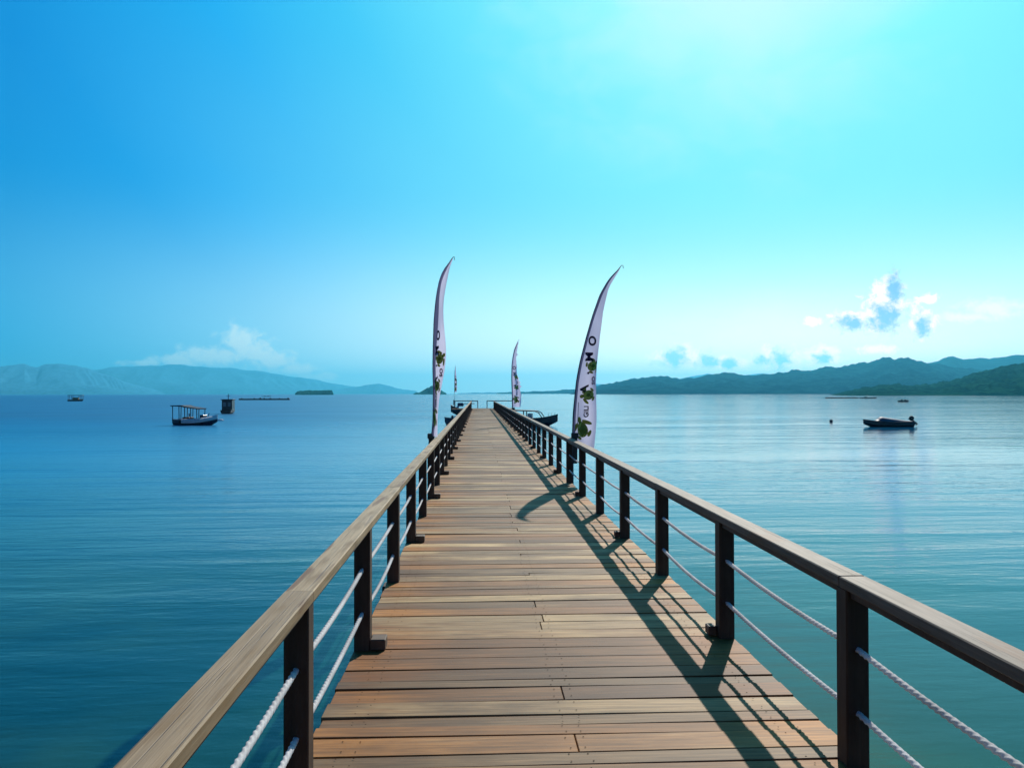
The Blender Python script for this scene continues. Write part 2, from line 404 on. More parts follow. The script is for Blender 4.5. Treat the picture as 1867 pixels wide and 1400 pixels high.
skyc = clouds(skyc, [(1815, 563, 105, 28), (1760, 580, 100, 16)], None, (216, 252, 250), (0, 0, 0), .1, 1.0, 1.7, .75)
skyc = clouds(skyc, [(1240, 652, 66, 28), (1320, 662, 80, 18), (1420, 656, 84, 26), (1500, 650, 60, 26), (1600, 640, 50, 12)],
              [(1228, 653, 34, 32), (1292, 656, 30, 26), (1330, 664, 24, 16), (1385, 660, 22, 22), (1424, 655, 30, 28), (1205, 666, 30, 11), (1500, 655, 24, 16)], (236, 254, 252), (112, 200, 238), .05, .8, 2.0, .9, .92)
skyc = clouds(skyc, [(438, 622, 50, 40), (465, 640, 58, 36), (395, 648, 76, 26), (352, 646, 40, 26), (325, 655, 70, 16), (505, 656, 60, 26), (540, 672, 60, 16), (265, 660, 60, 8), (585, 685, 60, 10)],
              None, (192, 240, 253), (0, 0, 0), .05, .8, 2.1, .92)
glow = M(nt, 'MULTIPLY', M(nt, 'POWER', mapr(nt, dz, .26, -.01, smooth=False), 2.0), mapr(nt, ang, 60, 32))
boost = mixc(nt, glow, (1.0, 1.0, 1.0), (4.4, 2.2, 1.5))
skyc = mixc(nt, 1.0, skyc, boost, 'MULTIPLY')
zen = mapr(nt, dz, .50, .85); skyc = mixc(nt, 1.0, skyc, mixc(nt, zen, (1.0, 1.0, 1.0), (.35, .42, .55)), 'MULTIPLY')
nt.links.new(skyc, bg.inputs[0]); bg.inputs[1].default_value = 1.0
bg2 = nt.nodes.new('ShaderNodeBackground'); nt.links.new(mixc(nt, 1.0, sky.outputs[0], (.04, .8, 1.0), 'MULTIPLY'), bg2.inputs[0]); bg2.inputs[1].default_value = .08
mxw = nt.nodes.new('ShaderNodeMixShader'); mxw.inputs[0].default_value = .03
nt.links.new(bg.outputs[0], mxw.inputs[1]); nt.links.new(bg2.outputs[0], mxw.inputs[2]); nt.links.new(mxw.outputs[0], wout.inputs[0])

# ------------------------------------------------------------------ sea
S = MB(); S.add([(-24000, -1500, 0), (24000, -1500, 0), (24000, 26000, 0), (-24000, 26000, 0)], [(0, 1, 2, 3)])
tag(S.build('sea', WATER, loc=(0, 0, SEA)), 'calm teal sea with low ripples, shallow green near the pier', None, kind='structure')

# ------------------------------------------------------------------ hills
def interp(pts, x):
    if x <= pts[0][0]: return pts[0][1]
    for (a, b), (c, d) in zip(pts, pts[1:]):
        if x <= c:
            t = (x - a) / (c - a); return b + (d - b) * t
    return pts[-1][1]
def hill(name, prof, D_ridge, D_shore, material, label, cols=260, rows=30, rough=.10, fine=3.0, fsize=30.0, seed=0, gul=.25):
    """terrain climbing from the shoreline to a ridge whose heights follow prof, falling away behind"""
    x0, x1 = prof[0][0], prof[-1][0]; mb = MB(); vs = []; fs = []
    D_back = D_ridge + (D_ridge - D_shore) * .8
    for i in range(cols + 1):
        px = x0 + (x1 - x0) * i / cols; py = interp(prof, px)
        top = at(px, py, D_ridge).z - SEA
        for j in range(rows + 1):
            v = j / rows * 1.5
            dep = D_shore + (D_ridge - D_shore) * min(v, 1.0) + (D_back - D_ridge) * max(0, v - 1) * 2
            p = sea_at(px, dep)
            if v <= 1: e = (v ** .75) * (1 - gul * math.sin(math.pi * v) * (.3 + 1.4 * abs(mn.noise(Vector((p.x / (top + 60) * .9 + seed, p.y / (top + 60) * .35, seed * 3.1))))))
            else: e = 1 - (v - 1) * 1.9
            e = max(e, -.05)
            nz = mn.noise(Vector((p.x / fsize, p.y / fsize, seed))) + .6 * mn.noise(Vector((p.x / fsize * 2.3, p.y / fsize * 2.3, seed + 9)))
            z = top * e + nz * fine * min(1, top * e / (fine * 2 + .01)) * (1 if v > .02 else 0)
            p.z = SEA - .6 + max(z, -.4) if j else SEA - .8
            vs.append(p)
    n = rows + 1
    for i in range(cols):
        for j in range(rows): fs.append((i * n + j, (i + 1) * n + j, (i + 1) * n + j + 1, i * n + j + 1))
    mb.add(vs, fs)
    return tag(mb.build(name, material, smooth=True), label, None, kind='structure')
HG1 = foliage_hill('forest_near', (.004, .036, .044), (.013, .072, .056), .02)
HG2 = foliage_hill('forest_mid_haze_tint', (.003, .024, .060), (.010, .058, .088), .011)  # extra blue of the airlight is mixed into this foliage colour
HG3 = foliage_hill('forest_far_haze_tint', (.050, .200, .33), (.065, .230, .37), .002)  # pale blue distance haze painted into the slope colour, not leaf colour
hill('hill', [(1480, 724), (1530, 716), (1573, 707), (1611, 700.5), (1640, 701), (1659, 704), (1690, 702), (1743, 690), (1790, 677), (1827, 667), (1867, 662), (1930, 655), (2100, 650)], 1650, 950, HG1,
     'dark green wooded headland low on the right shore', 420, 46, .1, 5.0, 16, 2.0, .2)
hill('hill', [(1040, 717), (1062, 709), (1086, 704), (1118, 697), (1155, 691), (1197, 686), (1217, 686.7), (1242, 690), (1266, 688), (1291, 682), (1316, 681), (1328, 680), (1352, 682), (1372, 684.5), (1402, 681), (1439, 677), (1463, 675), (1480, 674), (1516, 668.7), (1523, 670), (1563, 662.7), (1587, 660), (1611, 652), (1624, 651), (1633, 654), (1657, 651), (1671, 655.5), (1695, 661), (1730, 668), (1780, 672), (1900, 680), (2100, 690)], 4200, 2600, HG2,
     'long blue wooded ridge rising across the right shore', 460, 44, .12, 13.0, 60, 5.0, .3)
hill('hill', [(1560, 690), (1640, 672), (1690, 662), (1707, 659), (1721, 652), (1738, 649.5), (1755, 655.5), (1779, 653), (1803, 653), (1827, 651.5), (1851, 647), (1867, 647.6), (1930, 640), (2100, 650)], 5600, 4300, HG2,
     'paler blue back ridge above the right headland', 220, 24, .12, 8.0, 80, 8.0, .3)
hill('hill', [(905, 716.5), (950, 713.5), (983, 713), (1010, 712), (1026, 710.5), (1050, 709), (1100, 712), (1150, 716)], 5600, 5000, HG2,
     'thin low wooded spit on the horizon right of the pier end', 120, 14, .1, 5.0, 60, 11.0, .2)
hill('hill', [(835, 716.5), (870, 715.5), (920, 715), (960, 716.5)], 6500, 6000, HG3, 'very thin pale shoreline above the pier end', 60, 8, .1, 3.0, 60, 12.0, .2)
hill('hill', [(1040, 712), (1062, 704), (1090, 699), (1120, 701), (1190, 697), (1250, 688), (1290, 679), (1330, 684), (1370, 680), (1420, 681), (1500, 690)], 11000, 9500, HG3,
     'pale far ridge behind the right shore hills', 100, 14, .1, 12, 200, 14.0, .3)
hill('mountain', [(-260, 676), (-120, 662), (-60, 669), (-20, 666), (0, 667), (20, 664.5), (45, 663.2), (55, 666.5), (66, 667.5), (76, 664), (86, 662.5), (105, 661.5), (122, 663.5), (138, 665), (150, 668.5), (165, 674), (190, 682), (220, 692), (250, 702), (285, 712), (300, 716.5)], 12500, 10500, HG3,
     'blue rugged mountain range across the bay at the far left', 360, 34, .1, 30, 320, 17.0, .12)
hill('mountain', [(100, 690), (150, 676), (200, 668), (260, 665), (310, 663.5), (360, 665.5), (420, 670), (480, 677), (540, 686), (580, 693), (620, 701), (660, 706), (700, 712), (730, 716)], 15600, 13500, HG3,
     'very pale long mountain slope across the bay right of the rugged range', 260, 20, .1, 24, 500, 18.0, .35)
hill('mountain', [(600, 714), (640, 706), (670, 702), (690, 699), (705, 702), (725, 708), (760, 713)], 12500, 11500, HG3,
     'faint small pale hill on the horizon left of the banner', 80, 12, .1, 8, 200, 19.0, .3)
hill('island', [(538, 717), (543, 712.5), (560, 711), (580, 711.5), (598, 710.5), (605, 710.5), (608, 717)], 2500, 2440, HG1,
     'flat low tree covered island left of the pier', 90, 14, .1, 2.2, 9, 21.0, .1)
hill('island', [(754, 717), (765, 714.5), (775, 709), (785, 703.5), (790, 703), (797, 706), (805, 711), (814, 717)], 3000, 2920, HG1,
     'small humped green islet behind the left banner', 90, 14, .1, 3.0, 12, 23.0, .1)

# ------------------------------------------------------------------ haze (the air over the bay)
hm = bpy.data.materials.new('sea_haze'); hm.use_nodes = True; hn = hm.node_tree; hn.nodes.clear()
ho = hn.nodes.new('ShaderNodeOutputMaterial'); pv = hn.nodes.new('ShaderNodeVolumePrincipled')
pv.inputs['Color'].default_value = (.115, .70, 1.0, 1); pv.inputs['Density'].default_value = 8.0e-5; pv.inputs['Anisotropy'].default_value = .42
hn.links.new(pv.outputs[0], ho.inputs['Volume'])
hz = MB(); hz.box((0, 12200, (SEA - 1 + 620) / 2), (49000, 28600, 621 - SEA)); ho_ = hz.build('haze', hm)
tag(ho_, 'pale sea haze over the bay', None, kind='stuff')

# ------------------------------------------------------------------ pier
XL, XR = -.824, 1.776; XC = (XL + XR) / 2
PITCHB = .1997; Y0, Y1 = -3.0, 91.6
pier = empty('pier', (XC, Y0, 0), 'long straight weathered timber boardwalk pier running out over the sea', 'pier')
def inpier(o): o.parent = pier; o.matrix_parent_inverse = Matrix.Translation((-XC, -Y0, 0)); return o
dk = MB(); y = Y0; tone = .5
while y < Y1:
    wide = PITCHB * random.choice((1, 1, 1, .97, .62, .55, 1.02)); wide = min(wide, Y1 - y + .05)
    plat = y > 87.6
    xl, xr = (-2.95, 4.1) if plat else (XL, XR)
    tone = min(1, max(0, random.gauss(.42, .33))); hue = random.random()
    split = random.random() < .24
    segs = [(xl + random.uniform(-.004, .006), xr + random.uniform(-.006, .004))]
    if split:
        j = XC + random.choice((-.03, -.02, 0, 0, .01)) ; segs = [(segs[0][0], j - .0025), (j + .0025, segs[0][1])]
    gap = random.choice((.003, .003, .004, .005, .006, .010))
    for a, b_ in segs:
        t2 = min(1, max(0, tone + random.gauss(0, .2))); h2 = min(1, max(0, hue + random.gauss(0, .22)))
        dzv = random.uniform(-.003, .003); tl = random.gauss(0, .0012); yaw = random.gauss(0, .0007)
        m3 = Matrix.Rotation(yaw, 3, 'Z') @ Matrix.Rotation(tl * 2, 3, 'Y') @ Matrix.Rotation(random.gauss(0, .008), 3, 'X')
        dk.cbox(((a + b_) / 2, y + wide / 2, -.02 + dzv), (b_ - a, wide - gap, .04), .0035, m3, tone=t2, hue=h2)
    if y < 16:
        for jx in (-.66, -.58, .476 - .045, .476 + .045, 1.53, 1.61):
            for fy in (.22, .78):
                cx_, cy_ = jx + random.uniform(-.012, .012), y + wide * fy + random.uniform(-.006, .006)
                dk.add([(cx_ + .0045 * math.cos(k * math.pi / 3), cy_ + .0045 * math.sin(k * math.pi / 3), .0045) for k in range(6)], [tuple(range(6))], mi=1)
    y += wide
inpier(dk.build('deck', [DECK, SCREW], attrs=True))
bm_ = MB()
for x in (-.62, .476, 1.57): bm_.box((x, (Y0 + Y1) / 2, -.145), (.12, Y1 - Y0 - .1, .19))
inpier(bm_.build('joist', UNDER))
RP = [3.56 + .053 + 1.907 * k for k in range(-1, 45)]; LP = [3.408 + .053 + 1.907 * k for k in range(-1, 45)]
crossm = MB(); crossm.cbox((0, 0, 0), (2.9, .2, .2), .01)
cross0 = None
for i in range(0, 25):
    yy = .6 + i * 3.8
    if cross0 is None:
        c0 = cross0 = inpier(crossm.build('cross_beam', UNDER)); c0.location = (XC, yy, -.345)
    else:
        c0 = cross0.copy(); COL.objects.link(c0); c0.location = (XC, yy, -.345)
pm = MB(); pm.tube([(0, 0, -2.2), (0, 0, -1), (0, 0, 0)], [.15, .15, .14], 14)
p0 = None
for i in range(25):
    for x in (-.55, 1.5):
        if p0 is None: p = p0 = inpier(pm.build('pile', UNDER, smooth=True))
        else: p = p0.copy(); COL.objects.link(p)
        p.location = (x, .6 + i * 3.8, -.445)

# ------------------------------------------------------------------ railings
def railing(xo, side, posts, name, label):
    """side -1 left, +1 right; xo = outer face of the posts"""
    xc = xo - side * .053
    t = empty(name, (xc, posts[0], 0), label, 'railing')
    def put(o, loc=None):
        o.parent = t; o.matrix_parent_inverse = Matrix.Translation((-xc, -posts[0], 0))
        if loc is not None: o.location = loc
        return o
    ztop = .855
    pb = MB(); pb.cbox((0, 0, (ztop - .05 - .30) / 2 + 0.0), (.106, .106, ztop - .05 + .30), .006)
    p0 = None
    for yy in posts:
        if p0 is None: o = p0 = put(pb.build('post', POST), (xc, yy, 0))
        else: o = p0.copy(); COL.objects.link(o); o.location = (xc, yy, 0)
    ye = posts[-1] + .12; ys = -1.6
    # handrail boards, jointed over every second post
    cap = MB(); joints = [ys] + [q for i, q in enumerate(posts) if i % 2 == 1] + [ye]
    for a, b_ in zip(joints, joints[1:]):
        if b_ - a < .05: continue
        cap.cbox((xc + random.uniform(-.002, .002), (a + b_) / 2, ztop - .025 + random.uniform(-.0015, .0015)), (.124, b_ - a - .004, .05), .005, tone=random.random(), hue=0)
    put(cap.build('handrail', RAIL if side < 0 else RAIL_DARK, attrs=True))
    sub = MB()
    for a, b_ in zip([ys] + posts, posts + [ye]):
        a2, b2 = a + .054, b_ - .054
        if b2 - a2 < .05: continue
        sub.cbox((xc, (a2 + b2) / 2, ztop - .05 - .021), (.07, b2 - a2, .036), .004)
    put(sub.build('under_rail', POST))
    # two twisted ropes through the posts, sagging in every bay
    for zr in (.535, .245):
        rb = MB(); pts = [ys] + posts + [ye]
        for bi, (a, b_) in enumerate(zip(pts, pts[1:])):
            L = b_ - a
            if L < .2: continue
            near = b_ < 9.5; seg = int(L / .0048) if near else (40 if b_ < 20 else 8); nn = 12 if near else 6
            sag = random.uniform(.012, .032) * (1 if a > 0 else .6); sx = random.uniform(-.006, .006)
            vs = []; fs = []
            for i in range(seg + 1):
                q = i / seg; yy = a + L * q; zz = zr - 4 * sag * q * (1 - q); xx = xc + 4 * sx * q * (1 - q)
                ph = yy / .042 * 2 * math.pi
                for j in range(nn):
                    th = 2 * math.pi * j / nn
                    rr = .0125 * (1 + (.17 * math.cos(3 * th - ph) if near else 0))
                    vs.append((xx + math.cos(th) * rr, yy, zz + math.sin(th) * rr))
            for i in range(seg):
                for j in range(nn): fs.append((i * nn + j, (i + 1) * nn + j, (i + 1) * nn + (j + 1) % nn, i * nn + (j + 1) % nn))
            rb.add(vs, fs)
        put(rb.build('rope', ROPE, smooth=True))
    # little timber cleats at the foot of every second post
    bw = .10 if side < 0 else .06
    kb = MB(); kb.cbox((0, 0, .026 + bw * .1), (bw, .13 if side < 0 else .09, .052 + bw * .2), .006); k0 = None
    for i, yy in enumerate(posts):
        if i % 2 == 0 and i > 0:
            loc = (xc - side * (.054 + bw / 2), yy + (.05 if side > 0 else .007), .003)
            if k0 is None: k0 = o = put(kb.build('base_block', BLOCK), loc)
            else: o = k0.copy(); COL.objects.link(o); o.location = loc
    return t
railing(XL, -1, LP, 'rope_railing', 'left timber railing of the pier, pale sunlit handrail and two white ropes')
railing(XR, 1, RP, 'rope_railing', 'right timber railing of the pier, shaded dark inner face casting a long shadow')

# platform rails at the pier end
def endrail(xa, xb, label):
    t = empty('end_railing', ((xa + xb) / 2, 91.4, 0), label, 'railing', 'dark steel rails closing the pier end')
    m = MB(); L = xb - xa
    m.box((0, 0, .85), (L, .09, .09)); m.build('top_rail', STEEL, t)
    for x in (-L / 2 + .045, L / 2 - .045):
        q = MB(); q.box((x, 0, .4025), (.09, .09, .804)); q.build('post', STEEL, t)
endrail(-2.72, -.02, 'dark steel end rail left of the gap at the pier end')
endrail(.96, 4.0, 'dark steel end rail right of the gap at the pier end')

# ------------------------------------------------------------------ feather banners
def flatten_text(body, size, bold=.03):
    c = bpy.data.curves.new('t', 'FONT'); c.body = body; c.size = size; c.align_x = 'CENTER'; c.align_y = 'CENTER'; c.offset = bold * size
    c.resolution_u = 3
    o = bpy.data.objects.new('t', c); COL.objects.link(o)
    bpy.context.view_layer.update()
    me = bpy.data.meshes.new_from_object(o.evaluated_get(bpy.context.evaluated_depsgraph_get()))
    vs = [(v.co.x, v.co.y) for v in me.vertices]; fs = [tuple(p.vertices) for p in me.polygons]
    bpy.data.objects.remove(o); bpy.data.curves.remove(c); bpy.data.meshes.remove(me)
    return vs, fs
TXT = {}
def banner(base, d, pole, edge, label, wav=.022, seed=0.0, hook=True, ragged=0.0, sw=.055):
    """pole / edge: outlines in the flag plane as (U along d, Z) metres above the deck"""
    t = empty('feather_banner', base, label, 'banner', 'tall white feather banners along the pier')
    d = Vector((d[0], d[1], 0)).normalized(); n = Vector((d.y, -d.x, 0))     # n faces the viewer side
    pz = [(z, u) for u, z in pole]; ez = [(z, u) for u, z in edge]
    zlo, zhi = edge[0][1], pole[-1][1]
    def smooth_interp(pts, z):
        s_ = 0
        for k, wgt in ((-.09, .25), (0, .5), (.09, .25)): s_ += wgt * interp(pts, min(max(z + k, pts[0][0]), pts[-1][0]))
        return s_
    def rip(u, z):
        a = min(1, max(0, u - smooth_interp(pz, z)) / .35)
        return a * wav * (math.sin(z * 2.1 + u * 9 + seed) + .6 * math.sin(z * 5.3 - u * 14 + seed * 2) + .9 * math.sin(u * 16 - z * 1.1 + seed * 3))
    def P3(u, z, off=0.0): return d * u + Vector((0, 0, z)) + n * (rip(u, z) + off)
    pm_ = MB(); pts = [P3(smooth_interp(pz, z), z) for z in [pole[0][1] + (zhi - pole[0][1]) * i / 40 for i in range(41)]]
    pts = [Vector((pts[0].x, pts[0].y, -.25))] + pts
    if hook: pts += [pts[-1] + d * .035 + Vector((0, 0, .0)), pts[-1] + d * .05 + Vector((0, 0, -.06))]
    pm_.tube(pts, [.017 - .011 * min(1, i / 41) for i in range(len(pts))], 8); pm_.build('pole', POLE, t, smooth=True)
    b_ = MB(); b_.cbox((0, 0, .62), (.09, .09, .5), .008); b_.cbox((0, 0, .90), (.13, .13, .10), .01); b_.build('bracket', STEEL, t)
    # cloth grid
    rows, cols = 70, 14; cl = MB(); sl_ = MB(); vs = []; sv = []
    for i in range(rows + 1):
        z = zlo + (zhi - .02 - zlo) * i / rows
        a = smooth_interp(pz, z); e = max(smooth_interp(ez, min(z, edge[-1][1])), a + .004)
        if z > edge[-1][1]: e = a + .004
        rg = ragged * max(0, mn.noise(Vector((z * 6, seed, 0)))) 
        swd = min(sw, (e - a) * .4)
        for j in range(cols + 1): u = a + swd + (e - a - swd + rg) * j / cols; vs.append(P3(u, z))
        for j in range(4): u = a - .012 + (swd + .012) * j / 3; sv.append(P3(u, z, .012 * math.sin(math.pi * j / 3)))
    fs = [(i * (cols + 1) + j, i * (cols + 1) + j + 1, (i + 1) * (cols + 1) + j + 1, (i + 1) * (cols + 1) + j) for i in range(rows) for j in range(cols)]
    cl.add(vs, fs); c = cl.build('cloth', CLOTH, t, smooth=True)
    sl_.add(sv, [(i * 4 + j, i * 4 + j + 1, (i + 1) * 4 + j + 1, (i + 1) * 4 + j) for i in range(rows) for j in range(3)]); sl_.build('sleeve', SLEEVE, t, smooth=True)
    H = zhi - zlo
    def inside(u, z):      # keep the print on the cloth
        return min(max(u, smooth_interp(pz, z) + .03), max(smooth_interp(ez, min(z, edge[-1][1])), smooth_interp(pz, z) + .05) - .012)
    def put_text(body, size, fu, fz, m, name='lettering', rot=90, sq=1.0):
        vs2, fs2 = flatten_text(body, size); z0 = zlo + H * fz; a = smooth_interp(pz, z0); e = smooth_interp(ez, z0); u0 = a + (e - a) * fu
        wscale = sq; out = MB(); ca, sa = math.cos(R(rot)), math.sin(R(rot))
        for off in (.004, -.004):
            out.add([P3(inside(u0 + (x * ca - y_ * sa) * wscale, z0 + x * sa + y_ * ca), z0 + x * sa + y_ * ca, off) for x, y_ in vs2], fs2)
        return out.build(name, m, c)
    def turtle(fu, fz, s, rot, name='emblem'):
        z0 = zlo + H * fz; a = smooth_interp(pz, z0); e = smooth_interp(ez, z0); u0 = a + (e - a) * fu
        out = MB(); ca, sa = math.cos(R(rot)), math.sin(R(rot))
        def blob(cx, cy, rx, ry, ang_, mi, lift):
            q = []
            for k in range(16):
                th = 2 * math.pi * k / 16; x = rx * math.cos(th); y_ = ry * math.sin(th)
                x, y_ = cx + x * math.cos(ang_) - y_ * math.sin(ang_), cy + x * math.sin(ang_) + y_ * math.cos(ang_)
                q.append(((x * ca - y_ * sa) * s * SQ, (x * sa + y_ * ca) * s))
            for off in (.005 + lift * 4,):
                out.add([P3(inside(u0 + x, z0 + y_), z0 + y_, off) for x, y_ in q], [tuple(range(16))], mi=mi)
        for sx in (-1, 1):
            blob(.42 * sx, .28, .30, .11, sx * -.7, 0, 0); blob(.34 * sx, -.36, .20, .09, sx * .8, 0, 0)
        blob(0, .56, .14, .20, 0, 0, 0); blob(0, 0, .36, .46, 0, 0, .001); blob(0, 0, .31, .41, 0, 1, .002)
        blob(0, .03, .13, .17, 0, 0, .003); blob(.17, -.16, .05, .08, .4, 0, .003); blob(-.17, -.16, .05, .08, -.4, 0, .003)
        return out.build(name, [GREEN, YELL], c)
    SQ = SQZ[0]
    put_text('O', .24, .52, .578, INK, sq=SQ); put_text('M', .24, .48, .492, INK, sq=SQ)
    turtle(.68, .442, .25, -60); put_text('.', .24, .38, .405, INK, sq=SQ)
    put_text('SO', .125, .80, .365, INKR, sq=SQ); put_text('A', .25, .42, .318, INK, sq=SQ); turtle(.60, .288, .26, 100)
    put_text('GILI', .13, .58, .20, INK, sq=SQ)
    ln = MB()
    for off in (.004, -.004):
        u1 = smooth_interp(pz, zlo + H * .2) + .115; z1, z2 = zlo + H * .14, zlo + H * .25
        ln.add([P3(u1 - .004 - (z2 - z) * .05 + k * .008, z, off) for z in [z1 + (z2 - z1) * i / 10 for i in range(11)] for k in (0, 1)], [(2 * i, 2 * i + 1, 2 * i + 3, 2 * i + 2) for i in range(10)])
    ln.build('printed_line', INK, c)
    turtle(.42, .105, .34, 20)
    return t
SQZ = [1.0]
def outline(pts, base, d):
    """photo outline -> (U, Z) in the upright plane through base along d"""
    d = Vector((d[0], d[1], 0)).normalized(); n = Vector((d.y, -d.x, 0)); o = Vector((0, 0, CAM_Z)); out = []
    for px, py in pts:
        r = ray(px, py); p = o + r * ((Vector(base) - o).dot(n) / r.dot(n))
        out.append(((p - Vector(base)).dot(d), p.z))
    return sorted(out, key=lambda q: q[1])
# right near banner
dR = Vector((.87, .49, 0))
base = Vector((1.83, 15.05, 0)); x0 = 1045
banner(base, dR,
       outline([(1044, 803), (1045.5, 754), (1051, 697), (1057, 663), (1068.6, 617), (1080, 577), (1094, 537), (1111, 508), (1135, 484)], base, dR),
       outline([(1084, 818), (1086, 770), (1086.5, 726), (1089, 668), (1094, 611), (1100, 566), (1111, 523), (1125, 499), (1134, 485)], base, dR),
       'big white feather banner right of the pier, bending right, emblems and letters fully readable', .020, 1.0)
# left near banner, turned nearly edge-on
dL = Vector((.52, -.85, 0)); SQZ[0] = .62
banner(Vector((-.89, 15.05, 0)), dL,
       outline([(787, 800), (790, 768), (790.5, 711), (789.5, 668), (790, 634), (791.4, 583), (794.5, 548), (800, 514), (808.6, 491), (829, 468)], (-.89, 15.05, 0), dL),
       outline([(797, 796), (799.5, 760), (802, 726), (804.5, 697), (807, 640), (809.4, 577), (810.5, 540), (815.5, 505), (822, 482), (828, 469)], (-.89, 15.05, 0), dL),
       'tall white feather banner left of the pier, seen almost edge-on, its shaded side painted as a wide dark sleeve', .030, 2.2, sw=.17)  # sleeve widened here, its dark slate also paints this flag's shaded side
SQZ[0] = 1.0
banner(Vector((1.86, 42.0, 0)), dR,
       outline([(934, 747), (933.5, 715), (932.5, 690), (933, 665), (935, 650), (938, 636), (946, 619)], (1.86, 42.0, 0), dR),
       outline([(948, 742), (950, 730), (948.5, 708), (945.5, 688), (942, 670), (941, 655), (942, 640), (945, 622)], (1.86, 42.0, 0), dR),
       'smaller distant white banner beyond the right rail with a ragged flapping edge', .035, 3.1, ragged=.25)
banner(Vector((-2.80, 91.0, 0)), dR,
       outline([(828.5, 727), (828.5, 710), (828.6, 690), (829, 678), (830.5, 666)], (-2.80, 91.0, 0), dR),
       outline([(832.5, 715), (833.3, 708), (832.8, 695), (831.5, 682), (830.5, 668)], (-2.80, 91.0, 0), dR),
       'tiny far white banner on the left corner of the pier end', .03, 4.4)

# ------------------------------------------------------------------ boats
def hull(L, W, H, draft=.12, bow_rise=.35, sheer=.1, stern_w=.8, rake=.12, n=18, full=.55):
    """bow at +x; outer skin sections from port gunwale over keel to starboard gunwale"""
    secs = []
    for i in range(n + 1):
        q = i / n; x = -L / 2 + L * q
        wd = W / 2 * (stern_w + (1 - stern_w) * min(1, q / .35)) if q < .35 else W / 2 * max(.015, 1 - ((q - .35) / .65) ** 2.6)
        zg = H * (1 + bow_rise * max(0, (q - .45) / .55) ** 1.8) + sheer * (.5 - q) ** 2
        zk = -draft + (draft + H * .75) * max(0, (q - (1 - rake)) / rake) ** 1.4 if q > 1 - rake else -draft
        wl = wd * full * (1 - .3 * q)
        secs.append([(x, -wd, zg), (x, -wd * .95, zg * .45 + zk * .55), (x, -wl, zk * .75 + zg * .05), (x, 0, zk), (x, wl, zk * .75 + zg * .05), (x, wd * .95, zg * .45 + zk * .55), (x, wd, zg)])
    return secs
def hull_parts(t, mat_h, mat_g, L, W, H, gun=.05, **kw):
    s = hull(L, W, H, **kw); m = MB(); m.loft(s)
    # inner floor so the hull is a solid open boat
    fl = [[Vector(q[0]) * 1 + Vector((0, .05 if abs(q[0][1]) > .1 else 0, -.08)), Vector(q[6]) + Vector((0, -.05 if abs(q[6][1]) > .1 else 0, -.08))] for q in s]
    m.loft(fl, caps=False); m.build('hull', mat_h, t, smooth=False)
    g = MB()
    for k in (0, 6): g.tube([q[k] for q in s], gun, 6)
    g.build('gunwale', mat_g, t)
    return s

# 1 canopied passenger boat, left
p = sea_at(358, 90.0)
t = empty('passenger_boat', p, 'navy passenger boat with white gunwale and flat dark canopy on thin posts', 'boat', rz=-YAW + R(-16))
s = hull_parts(t, HULLB, WHITE, 5.6, 1.5, .62, gun=.06, bow_rise=.75, stern_w=.75, rake=.2)
g = MB(); fr = [q for q in s if q[0][0] > -1.3]
for k, sg in ((0, -1), (6, 1)):
    g.loft([[(q[k][0], q[k][1] - sg * .02, q[k][2] + .10), (q[k][0], q[k][1] + sg * .30 * min(1, abs(q[k][1]) * 3 + .12), q[k][2] - .06), (q[k][0], q[k][1] + sg * .26 * min(1, abs(q[k][1]) * 3 + .12), q[k][2] - .40), (q[k][0], q[k][1] * .9, q[k][2] - .40), (q[k][0], q[k][1] - sg * .02, q[k][2] + .03)] for q in fr], close=True)
g.build('sheer_strake', WHITE, t, recalc=True)
r_ = MB(); r_.loft([[(-2.85, -.8, 2.12), (-2.85, .8, 2.12), (-2.85, .8, 2.22), (-2.85, -.8, 2.22)], [(-1.4, -.85, 2.08), (-1.4, .85, 2.08), (-1.4, .82, 2.24), (-1.4, -.82, 2.24)], [(-.9, -.85, 1.98), (-.9, .85, 1.98), (-.9, .82, 2.10), (-.9, -.82, 2.10)], [(.75, -.8, 1.78), (.75, .8, 1.78), (.75, .8, 1.88), (.75, -.8, 1.88)]], close=True); r_.build('canopy', ROOFD, t, recalc=True)
for x, h in ((-2.6, 2.12), (-1.75, 2.1), (-1.0, 2.0), (-.2, 1.9), (.6, 1.8)):
    for sg in (-1, 1):
        q = MB(); q.tube([(x, sg * .68, .45), (x, sg * .72, h)], .045, 6); q.build('post', ROOFD, t)
q = MB(); q.cbox((-1.1, 0, .62), (.9, .9, .55), .05); q.tube([(-1.1, .2, .9), (-1.1, .2, 1.3)], .06, 8); q.build('engine_box', RUST, t)
for x in (.6, 1.2):
    q = MB(); q.cbox((x, 0, .72), (.25, 1.1, .1), .02); q.build('bench', RUST, t)
q = MB(); q.cbox((.95, 0, .95), (.5, .7, .4), .04); q.tube([(1.5, 0, .8), (1.7, 0, 1.35)], .04, 6); q.build('steering_stand', HULLB, t)
q = MB()
for k in range(7):
    a = k * .9; q.sphere((-1.6 + .13 * k, -.76, .42 + .05 * math.sin(a * 3)), .17, 6)
q.build('fender', BLACKP, t)

